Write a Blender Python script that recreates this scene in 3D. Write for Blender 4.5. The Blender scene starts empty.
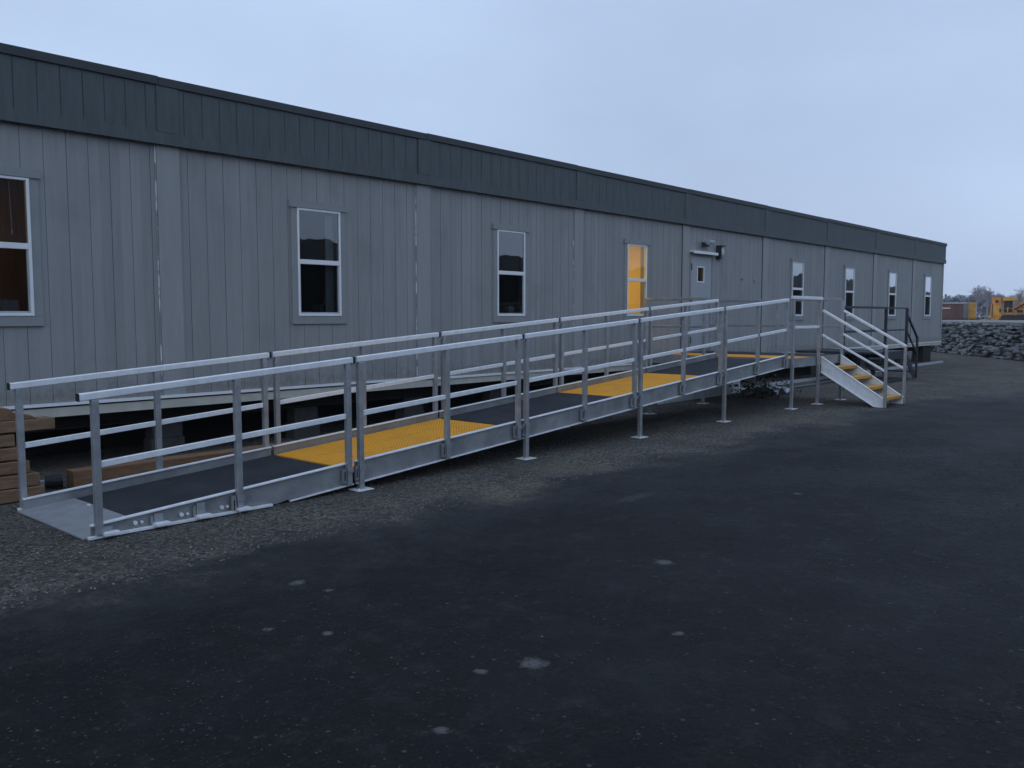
import bpy, bmesh, math, random
from mathutils import Vector, Matrix, noise as mnoise
random.seed(7)
S = bpy.context.scene
COL = S.collection
R = math.radians

# ------------------------------------------------------------ camera
cam_data = bpy.data.cameras.new('camera')
cam = bpy.data.objects.new('camera', cam_data); COL.objects.link(cam)
cam_data.sensor_width = 36.0
cam_data.lens = 36.0 * 860 / 1024
cam_data.clip_start = 0.05; cam_data.clip_end = 4000
cam.location = (0, 0, 1.6)
Fv = Vector((0.74115902, 0.66668592, -0.07882375)).normalized()
cam.rotation_euler = Fv.to_track_quat('-Z', 'Y').to_euler()
S.camera = cam

# ------------------------------------------------------------ world + sun
SUN_EL, SUN_AZ = R(24), R(250)      # azimuth measured from +Y clockwise
w = bpy.data.worlds.new('World'); S.world = w; w.use_nodes = True
nt = w.node_tree; nt.nodes.clear()
N = nt.nodes.new; L = nt.links.new
out = N('ShaderNodeOutputWorld'); bg = N('ShaderNodeBackground'); L(bg.outputs[0], out.inputs[0])
sky = N('ShaderNodeTexSky'); sky.sky_type = 'NISHITA'; sky.sun_disc = False
sky.sun_elevation = SUN_EL; sky.sun_rotation = SUN_AZ; sky.dust_density = 1.5; sky.air_density = 1.5
tc = N('ShaderNodeTexCoord'); mp = N('ShaderNodeMapping'); mp.inputs['Scale'].default_value = (1, 1, 2.6)
nz = N('ShaderNodeTexNoise'); nz.inputs['Scale'].default_value = 1.7; nz.inputs['Detail'].default_value = 5; nz.inputs['Roughness'].default_value = .5
L(tc.outputs['Generated'], mp.inputs[0]); L(mp.outputs[0], nz.inputs[0])
cr = N('ShaderNodeValToRGB')
cr.color_ramp.elements[0].position = .3; cr.color_ramp.elements[0].color = (3.75/8, 4.75/8, 6.75/8, 1)
cr.color_ramp.elements[1].position = .72; cr.color_ramp.elements[1].color = (4.75/8, 6.05/8, 8.3/8, 1)
sxz = N('ShaderNodeSeparateXYZ'); L(tc.outputs['Generated'], sxz.inputs[0])
mrz = N('ShaderNodeMapRange'); mrz.inputs[1].default_value = 0; mrz.inputs[2].default_value = .6; mrz.inputs[3].default_value = -.12; mrz.inputs[4].default_value = .22
L(sxz.outputs[2], mrz.inputs[0])
adz = N('ShaderNodeMath'); adz.operation = 'ADD'; L(nz.outputs[0], adz.inputs[0]); L(mrz.outputs[0], adz.inputs[1]); L(adz.outputs[0], cr.inputs[0])
sc_ = N('ShaderNodeVectorMath'); sc_.operation = 'SCALE'; sc_.inputs['Scale'].default_value = 8.0
L(cr.outputs[0], sc_.inputs[0])
mx = N('ShaderNodeMix'); mx.data_type = 'RGBA'; mx.inputs[0].default_value = .96
L(sky.outputs[0], mx.inputs[6]); L(sc_.outputs[0], mx.inputs[7])
L(mx.outputs[2], bg.inputs[0]); bg.inputs[1].default_value = .1
sd = bpy.data.lights.new('sun', 'SUN'); sd.energy = .22; sd.angle = R(30); sd.color = (.9, .95, 1)
sun = bpy.data.objects.new('sun', sd); COL.objects.link(sun)
sv = Vector((math.sin(SUN_AZ)*math.cos(SUN_EL), math.cos(SUN_AZ)*math.cos(SUN_EL), math.sin(SUN_EL)))
sun.rotation_euler = sv.to_track_quat('Z', 'Y').to_euler(); sun.location = (0, 0, 20)
S.view_settings.view_transform = 'Standard'; S.view_settings.look = 'None'
S.view_settings.exposure = 0.2; S.view_settings.gamma = 1; S.view_settings.use_curve_mapping = False
S.render.engine = 'CYCLES'
S.cycles.max_bounces = 8; S.cycles.transparent_max_bounces = 12
S.cycles.caustics_reflective = False; S.cycles.caustics_refractive = False

# ------------------------------------------------------------ materials
def mat(name, col, rough=.6, metal=0.0, var=.12, scale=6.0, bump=0.0, bscale=60.0, spec=.5, stretch=(1,1,1), col2=None, dist=.01):
    m = bpy.data.materials.new(name); m.use_nodes = True
    t = m.node_tree; b = t.nodes['Principled BSDF']
    b.inputs['Roughness'].default_value = rough; b.inputs['Metallic'].default_value = metal
    b.inputs['Specular IOR Level'].default_value = spec
    g = t.nodes.new('ShaderNodeNewGeometry')
    mpp = t.nodes.new('ShaderNodeMapping'); mpp.inputs['Scale'].default_value = stretch
    t.links.new(g.outputs['Position'], mpp.inputs[0])
    n = t.nodes.new('ShaderNodeTexNoise'); n.inputs['Scale'].default_value = scale; n.inputs['Detail'].default_value = 6; n.inputs['Roughness'].default_value = .65
    t.links.new(mpp.outputs[0], n.inputs[0])
    r = t.nodes.new('ShaderNodeValToRGB')
    r.color_ramp.elements[0].position = .3; r.color_ramp.elements[1].position = .7
    c2 = col2 or tuple(min(1, c*(1+var)) for c in col)
    c1 = tuple(c*(1-var) for c in col)
    r.color_ramp.elements[0].color = (*c1, 1); r.color_ramp.elements[1].color = (*c2, 1)
    t.links.new(n.outputs[0], r.inputs[0]); t.links.new(r.outputs[0], b.inputs['Base Color'])
    # slight roughness variation
    mr = t.nodes.new('ShaderNodeMapRange'); mr.inputs[3].default_value = max(0, rough-.1); mr.inputs[4].default_value = min(1, rough+.1)
    t.links.new(n.outputs[0], mr.inputs[0]); t.links.new(mr.outputs[0], b.inputs['Roughness'])
    if bump:
        n2 = t.nodes.new('ShaderNodeTexNoise'); n2.inputs['Scale'].default_value = bscale; n2.inputs['Detail'].default_value = 4
        t.links.new(mpp.outputs[0], n2.inputs[0])
        bp = t.nodes.new('ShaderNodeBump'); bp.inputs['Strength'].default_value = bump; bp.inputs['Distance'].default_value = dist
        t.links.new(n2.outputs[0], bp.inputs['Height']); t.links.new(bp.outputs[0], b.inputs['Normal'])
    return m

M = {}
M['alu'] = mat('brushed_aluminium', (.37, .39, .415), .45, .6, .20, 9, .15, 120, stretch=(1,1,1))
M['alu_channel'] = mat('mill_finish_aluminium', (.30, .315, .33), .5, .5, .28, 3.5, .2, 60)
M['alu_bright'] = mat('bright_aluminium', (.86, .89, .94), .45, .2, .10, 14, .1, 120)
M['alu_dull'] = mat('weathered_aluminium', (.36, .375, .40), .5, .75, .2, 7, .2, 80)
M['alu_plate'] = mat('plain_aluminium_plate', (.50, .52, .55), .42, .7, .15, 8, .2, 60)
M['black'] = mat('black_rubber', (.012, .012, .014), .6)
M['fascia'] = mat('slate_painted_fascia', (.084, .104, .112), .7, 0, .18, 3.5, .4, 30, stretch=(4, 4, .6))
M['cap'] = mat('dark_roof_edge', (.040, .048, .056), .6, 0, .15, 4)
M['white'] = mat('white_vinyl', (.82, .85, .88), .4, 0, .05, 5)
M['cream'] = mat('pale_sill_board', (.52, .51, .45), .6, 0, .15, 4)
M['door'] = mat('pale_grey_door_paint', (.35, .385, .425), .45, 0, .06, 5)
M['darksteel'] = mat('dark_painted_steel', (.035, .043, .055), .55, .3, .2, 8)
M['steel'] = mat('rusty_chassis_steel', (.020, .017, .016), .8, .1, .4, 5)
M['block'] = mat('concrete_block', (.055, .057, .057), .9, 0, .3, 12, .5, 50)
M['skirt'] = mat('grey_skirting_paint', (.62, .66, .70), .7, 0, .10, 5)
M['timber'] = mat('weathered_timber', (.22, .135, .08), .8, 0, .4, 9, .5, 60, stretch=(.5, 3, 3))
M['timber2'] = mat('fresh_sawn_timber', (.22, .12, .065), .75, 0, .35, 8, .5, 60, stretch=(.5, 3, 3))
M['roof'] = mat('grey_roof_membrane', (.2, .21, .22), .8)
M['rubber_tube'] = mat('grey_plastic_pipe', (.10, .11, .13), .5)
M['pipe'] = mat('white_plastic_pipe', (.42, .46, .52), .45)
M['sheet'] = mat('crumpled_white_plastic', (.45, .48, .53), .45)
M['machine'] = mat('orange_machine_paint', (.62, .24, .04), .6, 0, .3, 2.5)
M['machine_y'] = mat('yellow_machine_paint', (.60, .33, .06), .6, 0, .3, 2.5)
M['machine_d'] = mat('dark_machine_parts', (.02, .02, .024), .6)
M['brown'] = mat('faded_brown_steel', (.15, .085, .07), .7, 0, .25, 1.0)
M['greypanel'] = mat('pale_grey_panel', (.38, .42, .46), .6)
M['bark'] = mat('bare_grey_bark', (.34, .31, .32), .9)
M['scrub'] = mat('winter_scrub', (.17, .18, .20), .95, 0, .35, .3)
M['leaf'] = mat('dark_scrub_leaves', (.035, .05, .03), .8)
M['rock'] = mat('quarry_rock', (.06, .068, .075), .85, 0, .45, 2.5, .5, 20, col2=(.28, .29, .295))
M['lampglass'] = mat('frosted_lamp_glass', (.5, .52, .55), .3)
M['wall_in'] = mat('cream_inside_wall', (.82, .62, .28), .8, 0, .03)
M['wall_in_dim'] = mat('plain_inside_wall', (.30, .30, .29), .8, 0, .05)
M['wood_in'] = mat('orange_wood_panelling', (.34, .21, .12), .5, 0, .25, 6, stretch=(6, 6, .5))
M['blind'] = mat('pale_blind', (.40, .42, .45), .7)

def siding_mat():
    m = mat('grey_painted_siding', (.292, .303, .308), .75, 0, .09, 2.2, .35, 45, stretch=(5, 5, .45))
    t = m.node_tree; b = t.nodes['Principled BSDF']
    base = b.inputs['Base Color'].links[0].from_socket
    g = t.nodes.new('ShaderNodeNewGeometry'); sx = t.nodes.new('ShaderNodeSeparateXYZ'); t.links.new(g.outputs['Position'], sx.inputs[0])
    # per-plank tone
    mul = t.nodes.new('ShaderNodeMath'); mul.operation = 'MULTIPLY'; mul.inputs[1].default_value = 1/.216; t.links.new(sx.outputs[0], mul.inputs[0])
    fl = t.nodes.new('ShaderNodeMath'); fl.operation = 'FLOOR'; t.links.new(mul.outputs[0], fl.inputs[0])
    wn = t.nodes.new('ShaderNodeTexWhiteNoise'); wn.noise_dimensions = '1D'; t.links.new(fl.outputs[0], wn.inputs['W'])
    mr = t.nodes.new('ShaderNodeMapRange'); mr.inputs[3].default_value = .93; mr.inputs[4].default_value = 1.06; t.links.new(wn.outputs[0], mr.inputs[0])
    vm = t.nodes.new('ShaderNodeVectorMath'); vm.operation = 'SCALE'; t.links.new(base, vm.inputs[0]); t.links.new(mr.outputs[0], vm.inputs['Scale'])
    # grime rising from the foot of the wall: splashes with a noise shape
    n = t.nodes.new('ShaderNodeTexNoise'); n.inputs['Scale'].default_value = 1.7; n.inputs['Detail'].default_value = 8
    t.links.new(g.outputs['Position'], n.inputs[0])
    r = t.nodes.new('ShaderNodeMapRange'); r.inputs[1].default_value = .56; r.inputs[2].default_value = .8; r.inputs[3].default_value = 0; r.inputs[4].default_value = .7
    t.links.new(n.outputs[0], r.inputs[0])
    mix = t.nodes.new('ShaderNodeMix'); mix.data_type = 'RGBA'; mix.inputs[7].default_value = (.215, .228, .232, 1)
    t.links.new(r.outputs[0], mix.inputs[0]); t.links.new(vm.outputs[0], mix.inputs[6])
    mpv = t.nodes.new('ShaderNodeMapping'); mpv.inputs['Scale'].default_value = (9, 9, .35); t.links.new(g.outputs['Position'], mpv.inputs[0])
    nv = t.nodes.new('ShaderNodeTexNoise'); nv.inputs['Scale'].default_value = 1; nv.inputs['Detail'].default_value = 5; t.links.new(mpv.outputs[0], nv.inputs[0])
    rv = t.nodes.new('ShaderNodeMapRange'); rv.inputs[1].default_value = .55; rv.inputs[2].default_value = .75; rv.inputs[4].default_value = .15; t.links.new(nv.outputs[0], rv.inputs[0])
    mv_ = t.nodes.new('ShaderNodeMix'); mv_.data_type = 'RGBA'; mv_.inputs[7].default_value = (.36, .37, .36, 1)
    t.links.new(rv.outputs[0], mv_.inputs[0]); t.links.new(mix.outputs[2], mv_.inputs[6])
    hz_ = t.nodes.new('ShaderNodeMapRange'); hz_.inputs[1].default_value = 1.15; hz_.inputs[2].default_value = .72; hz_.inputs[3].default_value = -.25; hz_.inputs[4].default_value = .25; t.links.new(sx.outputs[2], hz_.inputs[0])
    ns = t.nodes.new('ShaderNodeTexNoise'); ns.inputs['Scale'].default_value = 11; ns.inputs['Detail'].default_value = 8; ns.inputs['Roughness'].default_value = .75; t.links.new(g.outputs['Position'], ns.inputs[0])
    ad = t.nodes.new('ShaderNodeMath'); ad.operation = 'ADD'; t.links.new(ns.outputs[0], ad.inputs[0]); t.links.new(hz_.outputs[0], ad.inputs[1])
    rs = t.nodes.new('ShaderNodeMapRange'); rs.inputs[1].default_value = .55; rs.inputs[2].default_value = .72; rs.inputs[4].default_value = .55; t.links.new(ad.outputs[0], rs.inputs[0])
    ms = t.nodes.new('ShaderNodeMix'); ms.data_type = 'RGBA'; ms.inputs[7].default_value = (.17, .16, .14, 1)
    t.links.new(rs.outputs[0], ms.inputs[0]); t.links.new(mv_.outputs[2], ms.inputs[6])
    t.links.new(ms.outputs[2], b.inputs['Base Color'])
    return m
M['siding'] = siding_mat()
M['batten'] = mat('grey_painted_batten', (.315, .328, .336), .7, 0, .08, 3, .3, 40, stretch=(4, 4, .5))
M['trim'] = mat('grey_window_trim', (.27, .29, .30), .65, 0, .08, 4)
def seam_mat():
    m = mat('flaking_seam_caulk', (.27, .30, .32), .8, 0, .1, 9)
    t = m.node_tree; b = t.nodes['Principled BSDF']; base = b.inputs['Base Color'].links[0].from_socket
    g = t.nodes.new('ShaderNodeNewGeometry')
    n = t.nodes.new('ShaderNodeTexNoise'); n.inputs['Scale'].default_value = 6; n.inputs['Detail'].default_value = 6; t.links.new(g.outputs['Position'], n.inputs[0])
    r = t.nodes.new('ShaderNodeMapRange'); r.inputs[1].default_value = .50; r.inputs[2].default_value = .60; t.links.new(n.outputs[0], r.inputs[0])
    mix = t.nodes.new('ShaderNodeMix'); mix.data_type = 'RGBA'; mix.inputs[7].default_value = (.72, .74, .76, 1)
    t.links.new(r.outputs[0], mix.inputs[0]); t.links.new(base, mix.inputs[6]); t.links.new(mix.outputs[2], b.inputs['Base Color'])
    return m
M['seam'] = seam_mat()

def deck_mat(name, col, col2, metal=0.0):
    m = bpy.data.materials.new(name); m.use_nodes = True
    t = m.node_tree; b = t.nodes['Principled BSDF']; b.inputs['Roughness'].default_value = .75
    b.inputs['Specular IOR Level'].default_value = .3
    g = t.nodes.new('ShaderNodeNewGeometry')
    mp_ = t.nodes.new('ShaderNodeMapping'); mp_.inputs['Rotation'].default_value = (0, 0, R(45)); mp_.inputs['Scale'].default_value = (34, 34, 0)
    t.links.new(g.outputs['Position'], mp_.inputs[0])
    v = t.nodes.new('ShaderNodeTexVoronoi'); v.inputs['Randomness'].default_value = 0; v.inputs['Scale'].default_value = 1
    t.links.new(mp_.outputs[0], v.inputs[0])
    mr = t.nodes.new('ShaderNodeMapRange'); mr.inputs[1].default_value = .14; mr.inputs[2].default_value = .34
    t.links.new(v.outputs['Distance'], mr.inputs[0])
    n = t.nodes.new('ShaderNodeTexNoise'); n.inputs['Scale'].default_value = 2.5; n.inputs['Detail'].default_value = 7
    t.links.new(g.outputs['Position'], n.inputs[0])
    mix = t.nodes.new('ShaderNodeMix'); mix.data_type = 'RGBA'; mix.inputs[6].default_value = (*[c*.45 for c in col], 1); mix.inputs[7].default_value = (*col, 1)
    t.links.new(mr.outputs[0], mix.inputs[0])
    r2 = t.nodes.new('ShaderNodeMapRange'); r2.inputs[1].default_value = .45; r2.inputs[2].default_value = .75; r2.inputs[4].default_value = .55
    t.links.new(n.outputs[0], r2.inputs[0])
    mix2 = t.nodes.new('ShaderNodeMix'); mix2.data_type = 'RGBA'; mix2.inputs[7].default_value = (*col2, 1)
    t.links.new(r2.outputs[0], mix2.inputs[0]); t.links.new(mix.outputs[2], mix2.inputs[6]); t.links.new(mix2.outputs[2], b.inputs['Base Color'])
    n5 = t.nodes.new('ShaderNodeTexNoise'); n5.inputs['Scale'].default_value = 5.5; n5.inputs['Detail'].default_value = 8; n5.inputs['Roughness'].default_value = .7
    t.links.new(g.outputs['Position'], n5.inputs[0])
    r5 = t.nodes.new('ShaderNodeMapRange'); r5.inputs[1].default_value = .55; r5.inputs[2].default_value = .70; r5.inputs[4].default_value = .45
    t.links.new(n5.outputs[0], r5.inputs[0])
    mix3 = t.nodes.new('ShaderNodeMix'); mix3.data_type = 'RGBA'; mix3.inputs[7].default_value = (.14, .11, .075, 1) if col[0] > .3 else (.07, .07, .068, 1)
    t.links.new(r5.outputs[0], mix3.inputs[0]); t.links.new(mix2.outputs[2], mix3.inputs[6]); t.links.new(mix3.outputs[2], b.inputs['Base Color'])
    bp = t.nodes.new('ShaderNodeBump'); bp.inputs['Distance'].default_value = .004; bp.inputs['Strength'].default_value = .6
    t.links.new(mr.outputs[0], bp.inputs['Height']); t.links.new(bp.outputs[0], b.inputs['Normal'])
    return m
M['deck_y'] = deck_mat('yellow_grit_tread', (.90, .385, .025), (.60, .28, .045))
M['tread_y'] = deck_mat('worn_yellow_tread', (.62, .33, .07), (.40, .26, .10))
M['deck_d'] = deck_mat('dark_grit_tread', (.022, .027, .034), (.045, .05, .055))

def glass_mat(name, tint, k):
    m = bpy.data.materials.new(name); m.use_nodes = True
    t = m.node_tree; t.nodes.clear()
    o = t.nodes.new('ShaderNodeOutputMaterial'); mixs = t.nodes.new('ShaderNodeMixShader')
    tr = t.nodes.new('ShaderNodeBsdfTransparent'); tr.inputs[0].default_value = (*tint, 1)
    gl = t.nodes.new('ShaderNodeBsdfGlossy'); gl.inputs['Roughness'].default_value = .015; gl.inputs[0].default_value = (.95, .98, 1, 1)
    n = t.nodes.new('ShaderNodeTexNoise'); n.inputs['Scale'].default_value = 1.6; g = t.nodes.new('ShaderNodeNewGeometry'); t.links.new(g.outputs['Position'], n.inputs[0])
    bp = t.nodes.new('ShaderNodeBump'); bp.inputs['Distance'].default_value = .02; bp.inputs['Strength'].default_value = .12
    t.links.new(n.outputs[0], bp.inputs['Height']); t.links.new(bp.outputs[0], gl.inputs['Normal'])
    fr = t.nodes.new('ShaderNodeFresnel'); fr.inputs[0].default_value = 1.5
    mu = t.nodes.new('ShaderNodeMath'); mu.operation = 'MULTIPLY'; mu.inputs[1].default_value = k; mu.use_clamp = True
    t.links.new(fr.outputs[0], mu.inputs[0]); t.links.new(mu.outputs[0], mixs.inputs[0])
    t.links.new(tr.outputs[0], mixs.inputs[1]); t.links.new(gl.outputs[0], mixs.inputs[2]); t.links.new(mixs.outputs[0], o.inputs[0])
    return m
M['glass'] = glass_mat('window_glass', (.80, .84, .82), 3.5)
M['glass_c'] = glass_mat('clear_window_glass', (.88, .9, .88), 1.2)
M['glass_s'] = glass_mat('screened_window_glass', (.42, .44, .45), .7)

def emit(name, col, s):
    m = bpy.data.materials.new(name); m.use_nodes = True
    b = m.node_tree.nodes['Principled BSDF']; b.inputs['Base Color'].default_value = (.8, .8, .8, 1)
    b.inputs['Emission Color'].default_value = (*col, 1); b.inputs['Emission Strength'].default_value = s
    return m
M['lamp_on'] = emit('lit_ceiling_diffuser', (1, .62, .22), 3)

# ------------------------------------------------------------ mesh helpers
class MB:
    def __init__(s): s.bm = bmesh.new()
    def hexa(s, P):       # P: 8 points, bottom 4 ccw then top 4
        v = [s.bm.verts.new(p) for p in P]
        for f in ((3,2,1,0), (4,5,6,7), (0,1,5,4), (1,2,6,5), (2,3,7,6), (3,0,4,7)):
            s.bm.faces.new([v[i] for i in f])
        return s
    def box(s, x0, x1, y0, y1, z0, z1):
        return s.hexa([(x0,y0,z0),(x1,y0,z0),(x1,y1,z0),(x0,y1,z0),(x0,y0,z1),(x1,y0,z1),(x1,y1,z1),(x0,y1,z1)])
    def beam(s, p, q, wd, h, plumb=False):    # box-section bar between p and q; plumb keeps end cuts vertical
        p = Vector(p); q = Vector(q); d = (q-p).normalized()
        up = Vector((0,0,1))
        if abs(d.z) > .98: side = Vector((1,0,0)); upv = Vector((0,1,0))
        else:
            side = d.cross(up).normalized(); upv = up if plumb else side.cross(d).normalized()
        a = side*wd/2; b = upv*h/2
        return s.hexa([p-a-b, p+a-b, q+a-b, q-a-b, p-a+b, p+a+b, q+a+b, q-a+b][0:4] + [p-a+b, p+a+b, q+a+b, q-a+b])
    def cyl(s, p, q, r0, r1=None, n=10):
        r1 = r0 if r1 is None else r1
        p = Vector(p); q = Vector(q); d = (q-p).normalized()
        a = d.orthogonal().normalized(); b = d.cross(a)
        A = []; B = []
        for i in range(n):
            t = 2*math.pi*i/n; o = a*math.cos(t)+b*math.sin(t)
            A.append(s.bm.verts.new(p+o*r0)); B.append(s.bm.verts.new(q+o*r1))
        for i in range(n):
            j = (i+1) % n; s.bm.faces.new([A[i], A[j], B[j], B[i]])
        s.bm.faces.new(A[::-1]); s.bm.faces.new(B)
        return s
    def quad(s, *P):
        s.bm.faces.new([s.bm.verts.new(p) for p in P]); return s
    def prism(s, pts, y0, y1):     # polygon in XZ extruded along Y
        A = [s.bm.verts.new((x, y0, z)) for x, z in pts]; B = [s.bm.verts.new((x, y1, z)) for x, z in pts]
        n = len(pts)
        s.bm.faces.new(A); s.bm.faces.new(B[::-1])
        for i in range(n):
            j = (i+1) % n; s.bm.faces.new([A[j], A[i], B[i], B[j]])
        return s
    def ball(s, c, r, sub=1, sq=(1,1,1), jit=0):
        res = bmesh.ops.create_icosphere(s.bm, subdivisions=sub, radius=1)
        rot = Matrix.Rotation(random.uniform(0, 6.3), 3, 'Z') if jit else Matrix.Identity(3)
        for v in res['verts']:
            co = v.co * (1+random.uniform(-jit, jit)); co = Vector((co.x*sq[0], co.y*sq[1], co.z*sq[2]))*r
            v.co = Vector(c) + rot @ co
        return s

def wpos(o):
    p = Vector((0,0,0))
    while o is not None: p += o.location; o = o.parent
    return p
def build(name, mb, m, parent=None, bevel=0.0, smooth=False, center=True):
    bm = mb.bm
    if name != 'pane': bmesh.ops.recalc_face_normals(bm, faces=bm.faces)
    xs = [v.co for v in bm.verts]
    lo = Vector([min(c[i] for c in xs) for i in range(3)]); hi = Vector([max(c[i] for c in xs) for i in range(3)])
    c = (lo+hi)/2 if center else Vector((0,0,0))
    if center and parent is None: c.z = lo.z
    for v in bm.verts: v.co -= c
    me = bpy.data.meshes.new(name); bm.to_mesh(me); bm.free()
    me.materials.append(m)
    o = bpy.data.objects.new(name, me); COL.objects.link(o)
    o.parent = parent; o.location = c - wpos(parent) if parent else c
    if smooth:
        for p in me.polygons: p.use_smooth = True
    if bevel:
        b = o.modifiers.new('bevel', 'BEVEL'); b.width = bevel; b.segments = 2; b.limit_method = 'ANGLE'; b.harden_normals = True
    return o
def tag(o, label=None, cat=None, group=None, kind=None):
    if label: o['label'] = label
    if cat: o['category'] = cat
    if group: o['group'] = group
    if kind: o['kind'] = kind
    return o
def empty(name, loc):
    o = bpy.data.objects.new(name, None); COL.objects.link(o); o.location = loc; o.empty_display_size = .3; return o
def mv(o, v): o.location += Vector(v)

# ------------------------------------------------------------ ground
YE = 5.18       # line where the dark paving gives way to gravel
def ground_mat(kind):
    m = bpy.data.materials.new(kind); m.use_nodes = True
    t = m.node_tree; b = t.nodes['Principled BSDF']
    n_ = t.nodes.new; l_ = t.links.new
    g = n_('ShaderNodeNewGeometry'); pos = g.outputs['Position']
    def noise(sc, det=6, rough=.6):
        n = n_('ShaderNodeTexNoise'); n.inputs['Scale'].default_value = sc; n.inputs['Detail'].default_value = det; n.inputs['Roughness'].default_value = rough
        l_(pos, n.inputs[0]); return n.outputs[0]
    def ramp(s, a, b_, c, d):
        r = n_('ShaderNodeMapRange'); r.inputs[1].default_value = a; r.inputs[2].default_value = b_; r.inputs[3].default_value = c; r.inputs[4].default_value = d; l_(s, r.inputs[0]); return r.outputs[0]
    def mixc(f, a, b_):
        x = n_('ShaderNodeMix'); x.data_type = 'RGBA'
        for i, v in ((0, f), (6, a), (7, b_)):
            if isinstance(v, tuple): x.inputs[i].default_value = (*v, 1)
            elif isinstance(v, float): x.inputs[i].default_value = v
            else: l_(v, x.inputs[i])
        return x.outputs[2]
    def math_(op, a, b_=None):
        x = n_('ShaderNodeMath'); x.operation = op
        for i, v in ((0, a), (1, b_)):
            if v is None: continue
            if isinstance(v, (int, float)): x.inputs[i].default_value = v
            else: l_(v, x.inputs[i])
        return x.outputs[0]
    # gravel
    vo = n_('ShaderNodeTexVoronoi'); vo.inputs['Scale'].default_value = 38; l_(pos, vo.inputs[0])
    vo2 = n_('ShaderNodeTexVoronoi'); vo2.inputs['Scale'].default_value = 85; l_(pos, vo2.inputs[0])
    sp = n_('ShaderNodeSeparateColor'); l_(vo.outputs['Color'], sp.inputs[0])
    sp2 = n_('ShaderNodeSeparateColor'); l_(vo2.outputs['Color'], sp2.inputs[0])
    stone = mixc(ramp(sp.outputs[0], .2, 1, 0., 1.), (.040, .040, .037), (.195, .185, .165))
    stone = mixc(ramp(sp2.outputs[0], .55, 1, 0., .6), stone, (.24, .225, .20))
    stone = mixc(ramp(noise(1.1), .38, .68, 0., .7), stone, (.062, .061, .057))
    stone = mixc(ramp(noise(.33, 3), .52, .66, 0., .45), stone, (.20, .175, .13))
    # paving
    fine = noise(48, 6, .8)
    pav = mixc(ramp(fine, .36, .66, 0., 1.), (.0012, .0018, .0027), (.0125, .015, .0175))
    pav = mixc(ramp(noise(.7, 8, .62), .50, .72, 0., .7), pav, (.021, .025, .029))
    pav = mixc(ramp(noise(5, 9, .75), .50, .72, 0., .6), pav, (.046, .051, .055))
    pav = mixc(ramp(noise(2.2, 3), .38, .52, .75, 0.), pav, (.006, .008, .012))
    v3 = n_('ShaderNodeTexVoronoi'); v3.inputs['Scale'].default_value = 30; l_(pos, v3.inputs[0])
    s3 = n_('ShaderNodeSeparateColor'); l_(v3.outputs['Color'], s3.inputs[0])
    chip = math_('MULTIPLY', ramp(s3.outputs[1], .975, .985, 0., .6), ramp(v3.outputs['Distance'], .25, .32, 1., 0.))
    pav = mixc(math_('MULTIPLY', ramp(noise(15, 8, .8), .57, .66, 0., .75), ramp(noise(1.6, 4), .45, .62, .12, 1.)), pav, (.075, .08, .084))
    pav = mixc(ramp(noise(70, 4, .7), .62, .74, 0., .6), pav, (.075, .08, .085))
    pav = mixc(chip, pav, (.13, .135, .14))
    # dried mud spots
    for (px, py, rx, ry) in ((2.90, 4.34, .085, .05), (2.93, 4.08, .045, .03), (4.74, 2.93, .10, .055), (2.93, 2.50, .11, .03), (2.35, 3.79, .05, .03), (2.52, 3.52, .05, .02), (2.2, 2.35, .05, .02), (3.7, 2.2, .05, .02), (9.5, 4.8, .5, .12), (6.3, 4.2, .35, .09), (2.7, 2.62, .05, .015), (7.4, 3.2, .06, .05)):
        vs = n_('ShaderNodeVectorMath'); vs.operation = 'SUBTRACT'; l_(pos, vs.inputs[0]); vs.inputs[1].default_value = (px, py, 0)
        vd = n_('ShaderNodeVectorMath'); vd.operation = 'MULTIPLY'; l_(vs.outputs[0], vd.inputs[0]); q_ = (rx*.62, rx*.62) if rx < .12 else (rx, ry); vd.inputs[1].default_value = (1/q_[0], 1/q_[1], 0)
        ln = n_('ShaderNodeVectorMath'); ln.operation = 'LENGTH'; l_(vd.outputs[0], ln.inputs[0])
        e = math_('ADD', ln.outputs['Value'], ramp(noise(22, 8, .75), .3, .7, -.6, .6))
        strength = .85 if rx < .12 else .22
        pav = mixc(ramp(e, .55, 1.1, strength, 0.), pav, (.15, .155, .155))
    sx = n_('ShaderNodeSeparateXYZ'); l_(pos, sx.inputs[0])
    y = math_('ADD', sx.outputs[1], ramp(noise(1.3, 6, .7), .2, .8, -.75, .75))
    y = math_('ADD', y, ramp(fine, .3, .7, -.12, .12))
    xr = ramp(sx.outputs[0], 17, 34, 0., 5.5)
    y = math_('ADD', y, xr)
    f = ramp(y, YE-.25, YE+.22, 0., 1.)
    edge = ramp(y, YE-1.0, YE-.1, 0., .60)
    pav2 = mixc(math_('MULTIPLY', edge, ramp(noise(7, 8, .75), .35, .65, .35, 1.)), pav, (.075, .078, .08))
    col = mixc(f, pav2, stone)
    l_(col, b.inputs['Base Color'])
    b.inputs['Specular IOR Level'].default_value = .21
    l_(math_('ADD', ramp(f, 0, 1, .66, .92), ramp(noise(.9, 4), .3, .7, -.06, .10)), b.inputs['Roughness'])
    h = math_('MULTIPLY', math_('SUBTRACT', 1.0, vo.outputs['Distance']), ramp(f, 0, 1, .15, 1.))
    h = math_('ADD', h, math_('MULTIPLY', noise(45, 7, .8), 1.6))
    h = math_('ADD', h, math_('MULTIPLY', noise(9, 5, .7), 3.0))
    bp = n_('ShaderNodeBump'); bp.inputs['Distance'].default_value = .018; bp.inputs['Strength'].default_value = .9
    l_(h, bp.inputs['Height']); l_(bp.outputs[0], b.inputs['Normal'])
    return m
GM = ground_mat('gravel_and_paving')
g = MB(); g.quad((-900,-900,0), (1500,-900,0), (1500,1500,0), (-900,1500,0))
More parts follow.
